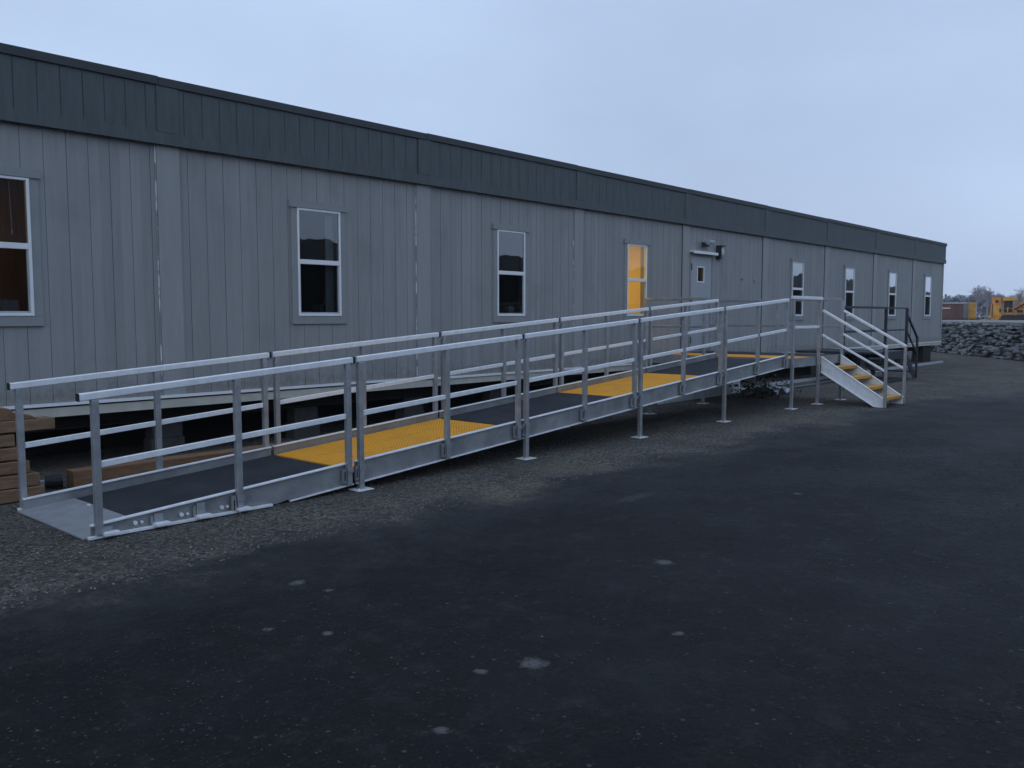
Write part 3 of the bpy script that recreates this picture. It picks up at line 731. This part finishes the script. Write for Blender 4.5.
for k in range(4):
    z = .17*(k+1); y = SYB+.11+k*.275
    g = MB(); g.box(SX0+.008, SX1-.008, y-.13, y+.13, z-.03, z); tr_ = build('tread', g, M['tread_y'], st)
    g = MB(); g.box(SX0+.008, SX1-.008, y-.142, y-.131, z-.045, z+.003); build('tread_nosing', g, M['tread_y'], tr_)
for X in (SX0-.035, SX1+.035):
    g = MB(); g.box(X-.024, X+.024, SYB-.065, SYB-.017, .012, 1.03); build('post', g, M['alu'], st, bevel=.005)
    for (zt, zb, w_) in ((1.70, 1.05, .042), (1.26, .63, .036)):
        g = MB(); g.beam((X, SYT-.02, zt), (X, SYB-.06, zb), w_, w_); build('handrail', g, M['alu_bright'], st, bevel=.005)
# ------------------------------------------------------------ far dark landing and stairs
fl = empty('dark_steel_landing', (21.0, 8.1, 0))
tag(fl, 'dark painted steel landing with steps beyond the bright stairs', 'landing platform')
FX0, FX1, FY0, FY1, FZ = 18.6, 22.62, 7.10, 9.15, .74
g = MB(); g.box(FX0+2.2, FX1, FY0, FY1, FZ-.05, FZ); build('deck', g, M['darksteel'], fl)
g = MB(); g.box(FX0+2.2, FX1, FY0-.02, FY0-.001, FZ-.2, FZ+.0); g.box(FX1+.001, FX1+.02, FY0, FY1, FZ-.2, FZ); build('edge_channel', g, M['darksteel'], fl)
for x in (21.05, 22.56):
    for y in (FY0-.045,):
        g = MB(); g.box(x-.03, x+.03, y-.03, y+.03, .01, 1.80); build('post', g, M['darksteel'], fl, bevel=.004)
for z in (1.79, 1.26):
    g = MB(); g.beam((18.45, FY0-.045, z), (21.0, FY0-.045, z), .045, .05); g.beam((21.1, FY0-.045, z), (22.53, FY0-.045, z), .03, .035); build('rail', g, M['darksteel'], fl)
g = MB(); g.box(18.42, 18.48, FY0-.075, FY0-.015, .01, 1.81); build('post', g, M['darksteel'], fl)
for y in (FY0-.045, FY0+.95):
    if y < FY0:
     g = MB(); g.beam((22.6, y, 1.62), (23.43, y, 1.04), .045, .045); g.beam((22.6, y, 1.22), (23.43, y, .62), .035, .035); build('handrail', g, M['darksteel'], fl)
     g = MB(); g.box(23.40, 23.45, y-.025, y+.025, .01, 1.06); build('post', g, M['darksteel'], fl)
    g = MB(); g.beam((22.6, y, .58), (23.28, y, .06), .02, .18); build('stringer', g, M['darksteel'], fl)
for k in range(3):
    g = MB(); g.box(22.66+k*.24, 22.90+k*.24, FY0-.03, FY0+.93, .53-k*.18, .56-k*.18); build('tread', g, M['darksteel'], fl)
g = MB(); g.box(19.2, 22.6, FY0-.1, FY0-.04, .01, .06); build('ground_rail', g, M['darksteel'], fl)

# ------------------------------------------------------------ skirting panel under the landing
g = MB(); x = 13.25
while x < 15.9:
    g.box(x, x+.19, 8.36, 8.385, .01, .60); g.box(x+.19, x+.212, 8.372, 8.385, .01, .60); x += .212
sk = build('skirting_panel', g, M['skirt'], None)
tag(sk, 'grey ribbed skirting panel standing under the landing', 'skirting')
g = MB(); g.box(16.02, 16.36, 8.36, 8.40, .02, .60)
tag(build('white_board', g, M['white'], None, bevel=.004), 'short white board standing upright beside the grey skirting', 'board')
# white pipe lying along the building
g = MB(); 
P_ = [(15.6, 8.62), (19, 8.70), (23, 8.66), (27, 8.72), (31.65, 8.70)]
for (a, ya), (b_, yb) in zip(P_[:-1], P_[1:]): g.beam((a, ya, .04), (b_, yb, .04), .06, .07)
tag(build('ground_board', g, M['pipe'], None), 'long pale board on the gravel along the foot of the building', 'board')
g = MB(); g.cyl((16.6, 8.05, .03), (19.2, 8.02, .03), .025, n=8); g.cyl((19.2, 8.02, .03), (22.0, 8.2, .03), .025, n=8)
tag(build('drain_pipe', g, M['rubber_tube'], None), 'thin grey pipe on the gravel in front of the pale board', 'pipe')
g = MB(); g.box(2.88, 3.04, 8.62, 8.70, .006, .05)
tag(build('wood_offcut', g, M['pipe'], None), 'small pale offcut on the ground beside the stacked timbers', 'offcut')
# timber upright at the crawl space
g = MB(); g.box(17.0, 17.16, 8.95, 9.1, .01, .56)
tag(build('timber_post', g, M['timber'], None), 'short brown timber post propping the building edge behind the landing', 'post')
# crumpled sheet
g = MB(); rnd = random.Random(4); n = 10; VV = {}
for i in range(n):
    for j in range(6):
        VV[i, j] = g.bm.verts.new((16.35+i*.085+rnd.uniform(-.02, .02), 7.55+j*.09+rnd.uniform(-.02, .02), .02+.15*abs(math.sin(i*.6+j*.9))*rnd.uniform(.4, 1)))
for i in range(n-1):
    for j in range(5): g.bm.faces.new([VV[i, j], VV[i+1, j], VV[i+1, j+1], VV[i, j+1]])
sh = build('plastic_sheet', g, M['sheet'], None); tag(sh, 'crumpled white plastic sheet on the gravel under the landing', 'plastic sheet')
sm = sh.modifiers.new('solid', 'SOLIDIFY'); sm.thickness = .004
g = MB()
for i, (x, y) in enumerate(((17.6, 7.9), )): g.box(x-.13, x+.13, y-.07, y+.07, .01, .05)
tag(build('white_rag', g, M['sheet'], None, bevel=.012), 'small white scrap lying right of the crumpled sheet', 'scrap')
# weeds
g = MB(); rnd = random.Random(9)
for i in range(700):
    c = Vector((16.05+rnd.gauss(0, .28), 7.75+rnd.gauss(0, .22), abs(rnd.gauss(0, .16))+.02)); s_ = rnd.uniform(.015, .04)
    a = Vector((rnd.uniform(-1,1), rnd.uniform(-1,1), rnd.uniform(-.4,1))).normalized()*s_; b2 = a.orthogonal().normalized()*s_*.7
    g.quad(c-a, c+b2, c+a, c-b2)
wd = empty('weed_clump', (16.05, 7.75, 0)); tag(wd, 'dark scrubby weed clump growing under the landing', 'weeds')
build('leaves', g, M['leaf'], wd)
g = MB()
for i in range(26):
    x = 16.05+rnd.gauss(0, .1); y = 7.75+rnd.gauss(0, .08); g.cyl((x, y, 0), (x+rnd.gauss(0, .2), y+rnd.gauss(0, .18), rnd.uniform(.2, .4)), .005, .002, 4)
build('stems', g, M['bark'], wd)

# ------------------------------------------------------------ timbers
def timber(name, p, q, w_, h, m, label, group=None, cat='timber'):
    g = MB(); g.beam(p, q, w_, h)
    for v in g.bm.verts: v.co += Vector((random.uniform(-.006, .006), random.uniform(-.006, .006), random.uniform(-.003, .003)))
    o = build(name, g, m, None, bevel=.008); tag(o, label, cat, group); return o
H = .118
stack = [(2.80, 8.15, 'bottom timber'), (2.77, 8.17, 'second timber from the bottom'), (2.70, 8.18, 'third timber from the bottom'), (2.64, 8.19, 'fourth timber from the bottom')]
for k, (xe, y, nm) in enumerate(stack):
    timber('stacked_timber', (1.2, y, H/2+k*H+.003), (xe, y, H/2+k*H+.003), .24, H-.008, M['timber'], nm+' of the brown stack left of the ramp', 'timbers stacked left of the ramp')
timber('stacked_timber', (1.2, 8.2, 4.5*H+.003), (2.60, 8.2, 4.5*H+.003), .2, H-.01, M['timber'], 'short timber just under the projecting top plank of the left stack', 'timbers stacked left of the ramp')
timber('stacked_timber', (1.3, 8.18, 5.5*H), (2.93, 8.21, 5.52*H), .22, H-.02, M['timber'], 'projecting top plank of the brown stack left of the ramp', 'timbers stacked left of the ramp')
g = MB(); rnd = random.Random(2)
g.prism([(2.45, 6*H-.005), (2.80, 6*H-.005), (2.74, 6*H+.03), (2.62, 6*H+.05), (2.57, 6*H+.10), (2.50, 6*H+.11), (2.44, 6*H+.04)], 8.12, 8.27)
tag(build('broken_offcut', g, M['timber2'], None, bevel=.008), 'ragged broken offcut lying on top of the timber stack', 'offcut')
timber('long_beam', (3.12, 8.34, .088), (5.7, 8.34, .088), .17, .165, M['timber2'], 'long reddish brown timber beam on the ground behind the ramp')
g = MB(); g.cyl((2.95, 8.46, .07), (3.09, 8.42, .07), .06, n=14)
tag(build('pipe_offcut', g, M['black'], None), 'dark round pipe stub at the left end of the long beam', 'pipe')
# ------------------------------------------------------------ rock wall + upper yard
A = Vector((35.0, 6.9, 0)); dirw = Vector((5.3, 4.1, 0)).normalized(); nrm = Vector((dirw.y, -dirw.x, 0))*1.0   # nrm points away from the building side
if nrm.x < 0: nrm = -nrm
ZP = 1.33
g = MB(); far = 420
s0 = A-dirw*24+nrm*.9; s1 = A+dirw*26+nrm*.9
pts = [s0, s1, s1+nrm*far+dirw*260, s0+nrm*far-dirw*160]
g.quad(*[(p.x, p.y, ZP) for p in pts]); g.quad((s0.x, s0.y, -.1), (s1.x, s1.y, -.1), (s1.x, s1.y, ZP), (s0.x, s0.y, ZP))
M['yard'] = mat('pale_upper_yard', (.21, .20, .18), .9, 0, .2, .8)
tag(build('upper_yard_ground', g, M['yard'], None, center=False), kind='structure')
rw = empty('rock_wall', tuple(A)); tag(rw, 'low retaining wall of rough grey rocks beyond the building', 'rock wall')
g = MB(); rnd = random.Random(11)
t = -10.0
while t < 13:
    for row in range(11):
        z = .05+row*.119+rnd.uniform(-.04, .04); lean = z/ZP*.72
        p = A+dirw*(t+rnd.uniform(-.14, .14))+nrm*(lean+rnd.uniform(-.12, .1))
        s_ = rnd.uniform(.07, .19)
        random.seed(int(t*1000)+row)
        g.ball((p.x, p.y, z), s_, 1, (rnd.uniform(.9, 1.7), rnd.uniform(.8, 1.3), rnd.uniform(.35, .75)), .26)
    t += .21
build('rocks', g, M['rock'], rw)
g = MB(); q0 = A-dirw*11; q1 = A+dirw*14
g.hexa([tuple(q0+nrm*.0), tuple(q1+nrm*.0), tuple(q1+nrm*.88), tuple(q0+nrm*.88)] + [(p.x, p.y, ZP-.10) for p in (q0+nrm*.78, q1+nrm*.78, q1+nrm*.88, q0+nrm*.88)])
build('backfill', g, M['steel'], rw)
g = MB(); g.beam((q0+nrm*.86+Vector((0,0,ZP-.03)))[:], (q1+nrm*.86+Vector((0,0,ZP-.03)))[:], .34, .10); build('coping_strip', g, M['yard'], rw)

# ------------------------------------------------------------ objects on the upper yard
random.seed(21)
def at(px, dist):      # a point at this bearing and depth, on the upper yard
    a = R(41.972) - math.atan((px-512)/860); return Vector((math.cos(a)*dist/math.cos(a-R(41.972)), math.sin(a)*dist/math.cos(a-R(41.972)), ZP))
rt = Vector((math.sin(R(41.972)), -math.cos(R(41.972)), 0)); fw_ = Vector((math.cos(R(41.972)), math.sin(R(41.972)), 0))
def obox(g, c, u0, u1, v0, v1, z0, z1, rot=0.0):
    cs, sn = math.cos(rot), math.sin(rot); U = rt*cs+fw_*sn; V = fw_*cs-rt*sn
    P = [c+U*a+V*b_+Vector((0,0,z)) for z in (z0, z1) for a, b_ in ((u0, v0), (u1, v0), (u1, v1), (u0, v1))]
    g.hexa([tuple(p) for p in P]); return g
def skip(px, dist, u, h, d, m, label, name='storage_container', rot=-.49):
    c = at(px, dist); e = empty(name, tuple(c)); tag(e, label, 'container')
    g = MB(); obox(g, c, 0, u, 0, d, .08, h, rot); build('body', g, m, e)
    g = MB(); n = max(3, int(u/.35))
    for k in range(n+1): obox(g, c, k*u/n-.03, k*u/n+.03, -.05, -.002, .1, h-.05, rot)
    build('ribs', g, m, e)
    g = MB(); obox(g, c, -.05, u+.05, -.06, d+.05, h+.002, h+.10, rot); build('rim', g, M['greypanel'] if m is not M['machine_y'] else m, e)
    g = MB(); obox(g, c, 0, u, .02, d-.02, -.01, .078, rot); build('skid', g, M['machine_d'], e)
    return e, c
e1, c1 = skip(937, 62, 1.55, 1.14, 2.2, M['brown'], 'brown steel container at the corner of the grey building')
g = MB(); obox(g, c1, .2, .75, -.08, -.055, .80, .86, -.49); build('stripe', g, M['white'], e1)
e2, c2 = skip(960.3, 62.5, .42, 1.14, 2.0, M['greypanel'], 'narrow pale grey container between the brown and yellow ones')
e3, c3 = skip(967.3, 62, .40, 1.13, 1.6, M['machine_y'], 'narrow yellow container right of the pale grey one')
# pale low rubble heap between
c = at(976, 64); g = MB()
for k in range(14): p = c+rt*random.uniform(0, 1.1)+fw_*random.uniform(0, .6)+Vector((0, 0, random.uniform(.02, .2))); g.ball(tuple(p), random.uniform(.1, .2), 1, (1, 1, .6), .2)
tag(build('rubble_heap', g, M['yard'], None), 'low pale rubble heap between the yellow container and orange excavator', 'rubble heap')

# orange excavator, partly outside the frame
c = at(990.5, 58); ex = empty('excavator', tuple(c)); tag(ex, 'orange tracked excavator parked on the upper yard', 'excavator')
K = .58
def exo(name, m, boxes, parent=None, rot=-.44):
    g = MB()
    for b_ in boxes: obox(g, c, *[v*K for v in b_], rot)
    return build(name, g, m, parent or ex, bevel=.02)
tk = exo('track', M['machine_d'], [(.9, 4.6, 0, .5, .0, .42), (1.1, 4.4, -.01, .51, .42, .55)])
g = MB()
for k in range(5):
    p = c+rt*((1.3+k*.7)*K)+fw_*(-.03)+Vector((0,0,.25*K)); g.cyl(tuple(p), tuple(p-fw_*.06), .2*K, n=12)
build('track_wheel', g, M['machine_d'], tk)
exo('track', M['machine_d'], [(.9, 4.6, 2.0, 2.5, .0, .5)])
exo('house', M['machine'], [(2.3, 4.8, .1, 2.4, .70, 1.35), (2.9, 4.8, .3, 2.3, 1.35, 1.62), (1.0, 2.29, .2, 2.4, .62, .85)])
exo('counterweight', M['machine'], [(-.1, .95, .1, 2.4, .12, 1.0), (-.05, .9, .12, 2.3, 1.0, 1.9), (.05, .85, .3, 2.3, 1.9, 2.65)])
exo('engine_cover', M['machine_y'], [(.1, .7, .05, .09, .5, 1.7)])
for bb in [(-.02, .06, .08, .11, .3, 1.8), (.74, .9, .06, .09, .9, 1.3), (.3, .6, .28, .299, 2.0, 2.3), (2.5, 3.1, .08, .099, .85, 1.15), (3.6, 4.4, .08, .099, .8, .9)]: exo('grille', M['machine_d'], [bb])
cab = exo('cab', M['machine_d'], [(1.15, 2.1, .3, 1.3, .86, 2.2)])
exo('cab_pillar', M['machine'], [(1.12, 1.2, .2, .29, .86, 2.2), (2.05, 2.13, .2, .29, .86, 2.2), (1.21, 2.04, .22, .28, 1.3, 1.36)], cab)
exo('cab_roof', M['machine_y'], [(1.05, 2.5, .1, 1.3, 2.21, 2.62)], cab)
g = MB(); bx = math.cos(-.44); U_ = rt*math.cos(-.44)+fw_*math.sin(-.44); V_ = fw_*math.cos(-.44)-rt*math.sin(-.44)
def ep(u, v, z): return tuple(c+U_*u*K+V_*v*K+Vector((0,0,z*K)))
for (u, z), (u2, z2), hh in (((2.5, 1.3), (3.4, 2.35), .42), ((3.3, 2.3), (4.9, 2.5), .40), ((4.85, 2.5), (6.2, .9), .30)): g.beam(ep(u, .05, z), ep(u2, .05, z2), .25*K, hh*K)
bo = build('boom', g, M['machine'], ex)
g = MB(); g.cyl(ep(2.2, -.1, 1.2), ep(3.6, -.12, 2.1), .09*K, n=8); g.cyl(ep(3.5, -.12, 2.75), ep(4.9, -.12, 2.85), .08*K, n=8); build('hydraulic_ram', g, M['machine_d'], bo)
g = MB()
U2 = [(5.9, .1), (6.8, .1), (7.0, .8), (6.1, 1.0)]
A_ = [g.bm.verts.new(ep(u, -.4, z)) for u, z in U2]; B_ = [g.bm.verts.new(ep(u, .5, z)) for u, z in U2]
g.bm.faces.new(A_); g.bm.faces.new(B_[::-1])
for i in range(4): g.bm.faces.new([A_[(i+1) % 4], A_[i], B_[i], B_[(i+1) % 4]])
build('bucket', g, M['machine_d'], ex)
exo('grab_rail', M['greypanel'], [(1.5, 1.6, -.02, .02, .9, 1.5), (2.2, 2.32, -.02, .08, 1.0, 1.4)])

# ------------------------------------------------------------ trees
def bare_tree(loc, h, seed, label, spread=.55, dense=5):
    rnd = random.Random(seed); e = empty('bare_tree', tuple(loc)); tag(e, label, 'tree', 'bare winter trees along the skyline')
    tg = MB(); cg = MB()
    base = Vector(loc)
    top_ = base+Vector((rnd.uniform(-.3, .3), rnd.uniform(-.3, .3), h*.45))
    tg.cyl(base, top_, h*.03, h*.018, 7)
    def grow(p, d, ln, r, lvl):
        q = p+d*ln; (tg if lvl < 1 else cg).cyl(p, q, r, r*.6, 4 if lvl else 5)
        if lvl >= 5: return
        for k in range(3 if lvl < 2 else 2 + (rnd.random() < .75)):
            nd = (d+Vector((rnd.gauss(0, spread), rnd.gauss(0, spread), rnd.gauss(.35, .3)))).normalized()
            grow(p+d*ln*rnd.uniform(.45, 1), nd, ln*rnd.uniform(.6, .85), max(.014, r*.5), lvl+1)
    for k in range(dense):
        a = rnd.uniform(0, 6.28); d = Vector((math.cos(a)*.35, math.sin(a)*.35, 1)).normalized()
        grow(base+(top_-base)*rnd.uniform(.4, 1), d, h*.2, h*.012, 0)
    build('trunk', tg, M['bark'], e); build('crown', cg, M['bark'], e)
trees = [(974, 150, 6.6, 'tall bare tree standing above the pale grey and yellow containers', .5), (985, 155, 6.4, 'narrow bare tree just left of the excavator', .35),
         (962, 158, 3.4, 'small bare tree above the brown container', .5), (1001, 150, 5.4, 'round bare tree above the left end of the excavator', .6),
         (1014, 150, 6.3, 'large spreading bare tree behind the middle of the excavator', .6), (1027, 155, 5.6, 'bare tree at the right edge behind the excavator boom', .55)]
for i, (px, d, h, lb, sp) in enumerate(trees): bare_tree(at(px, d), h*.92, 30+i, lb, sp, 6)
# distant wood band
def wood(name, pts, hf, thick, n, m, label, size, seed):
    rnd = random.Random(seed); V = []; Fc = []
    for i in range(n):
        t = rnd.random(); j = t*(len(pts)-1); k = min(int(j), len(pts)-2); p = pts[k].lerp(pts[k+1], j-k)
        h = hf(t); z = h*rnd.random()**.8
        p = p+Vector((rnd.uniform(-thick, thick), rnd.uniform(-thick, thick), z)); s_ = size*rnd.uniform(.5, 1.3)
        a = Vector((rnd.uniform(-1,1), rnd.uniform(-1,1), rnd.uniform(-1,1))).normalized()*s_; b2 = a.orthogonal().normalized()*s_*rnd.uniform(.4, .9)
        o = len(V); V += [tuple(p-a), tuple(p+b2), tuple(p+a), tuple(p-b2)]; Fc.append((o, o+1, o+2, o+3))
    me = bpy.data.meshes.new(name); me.from_pydata(V, [], Fc); me.materials.append(m)
    ob = bpy.data.objects.new(name, me); COL.objects.link(ob); tag(ob, label, 'woods', kind='stuff'); return ob
pts = [at(880, 240), at(940, 235), at(980, 230), at(1030, 235), at(1120, 240)]
wood('distant_woods', pts, lambda t: 5.2+1.6*mnoise.noise(Vector((t*9, 3, 0)))+.9*mnoise.noise(Vector((t*33, 1, 0))), 4, 7000, M['scrub'], 'hazy blue-grey band of distant woods on the skyline', .55, 5)

# wooded ridge on the far side of the lane (seen mirrored in the window glass)
g = MB(); Rr = 130; prev = None
prof = [(-165, 4), (-130, 8), (-100, 9.5), (-80, 9.0), (-72, 8.0), (-58, 5.6), (-50, 4.2), (-38, 3.6), (-25, 2.6), (-19, 2.3), (-16.5, 2.15), (-12.8, 1.75), (-10, 1.4), (-8.4, 1.15), (-5, 1.1), (3, 1.0)]
ang = []
for (a0, e0), (a1, e1_) in zip(prof[:-1], prof[1:]):
    n = max(2, int((a1-a0)/.8))
    for k in range(n): ang.append((a0+(a1-a0)*k/n, e0+(e1_-e0)*k/n))
for a, e in ang:
    hgt = Rr*math.tan(R(e*1.27))+1.6+1.0*mnoise.noise(Vector((a*.6, 0, 0)))+.8*mnoise.noise(Vector((a*1.9, 0, 0)))
    ca, sa = math.cos(R(a)), math.sin(R(a))
    cur = [g.bm.verts.new((ca*(Rr-16), sa*(Rr-16), -.2)), g.bm.verts.new((ca*(Rr-6), sa*(Rr-6), hgt*.6)), g.bm.verts.new((ca*Rr, sa*Rr, hgt)), g.bm.verts.new((ca*(Rr+40), sa*(Rr+40), -.2))]
    if prev:
        for k in range(3): g.bm.faces.new([prev[k], cur[k], cur[k+1], prev[k+1]])
    prev = cur
M['ridge'] = mat('dark_wooded_slope', (.028, .032, .030), .95, 0, .4, .15)
tag(build('hills', g, M['ridge'], None, center=False), kind='structure')

# ------------------------------------------------------------ haze
g = MB(); g.box(-230, 460, -230, 460, -1.2, 24)
hz = build('haze', g, M['black'], None, center=False)
hm = bpy.data.materials.new('thin_air'); hm.use_nodes = True; ht = hm.node_tree; ht.nodes.clear()
ho = ht.nodes.new('ShaderNodeOutputMaterial'); hv = ht.nodes.new('ShaderNodeVolumePrincipled')
hv.inputs['Color'].default_value = (.93, .97, 1, 1); hv.inputs['Density'].default_value = .0005
ht.links.new(hv.outputs[0], ho.inputs['Volume'])
hz.data.materials.clear(); hz.data.materials.append(hm); tag(hz, 'thin bluish evening haze over the whole site', 'haze', kind='stuff')
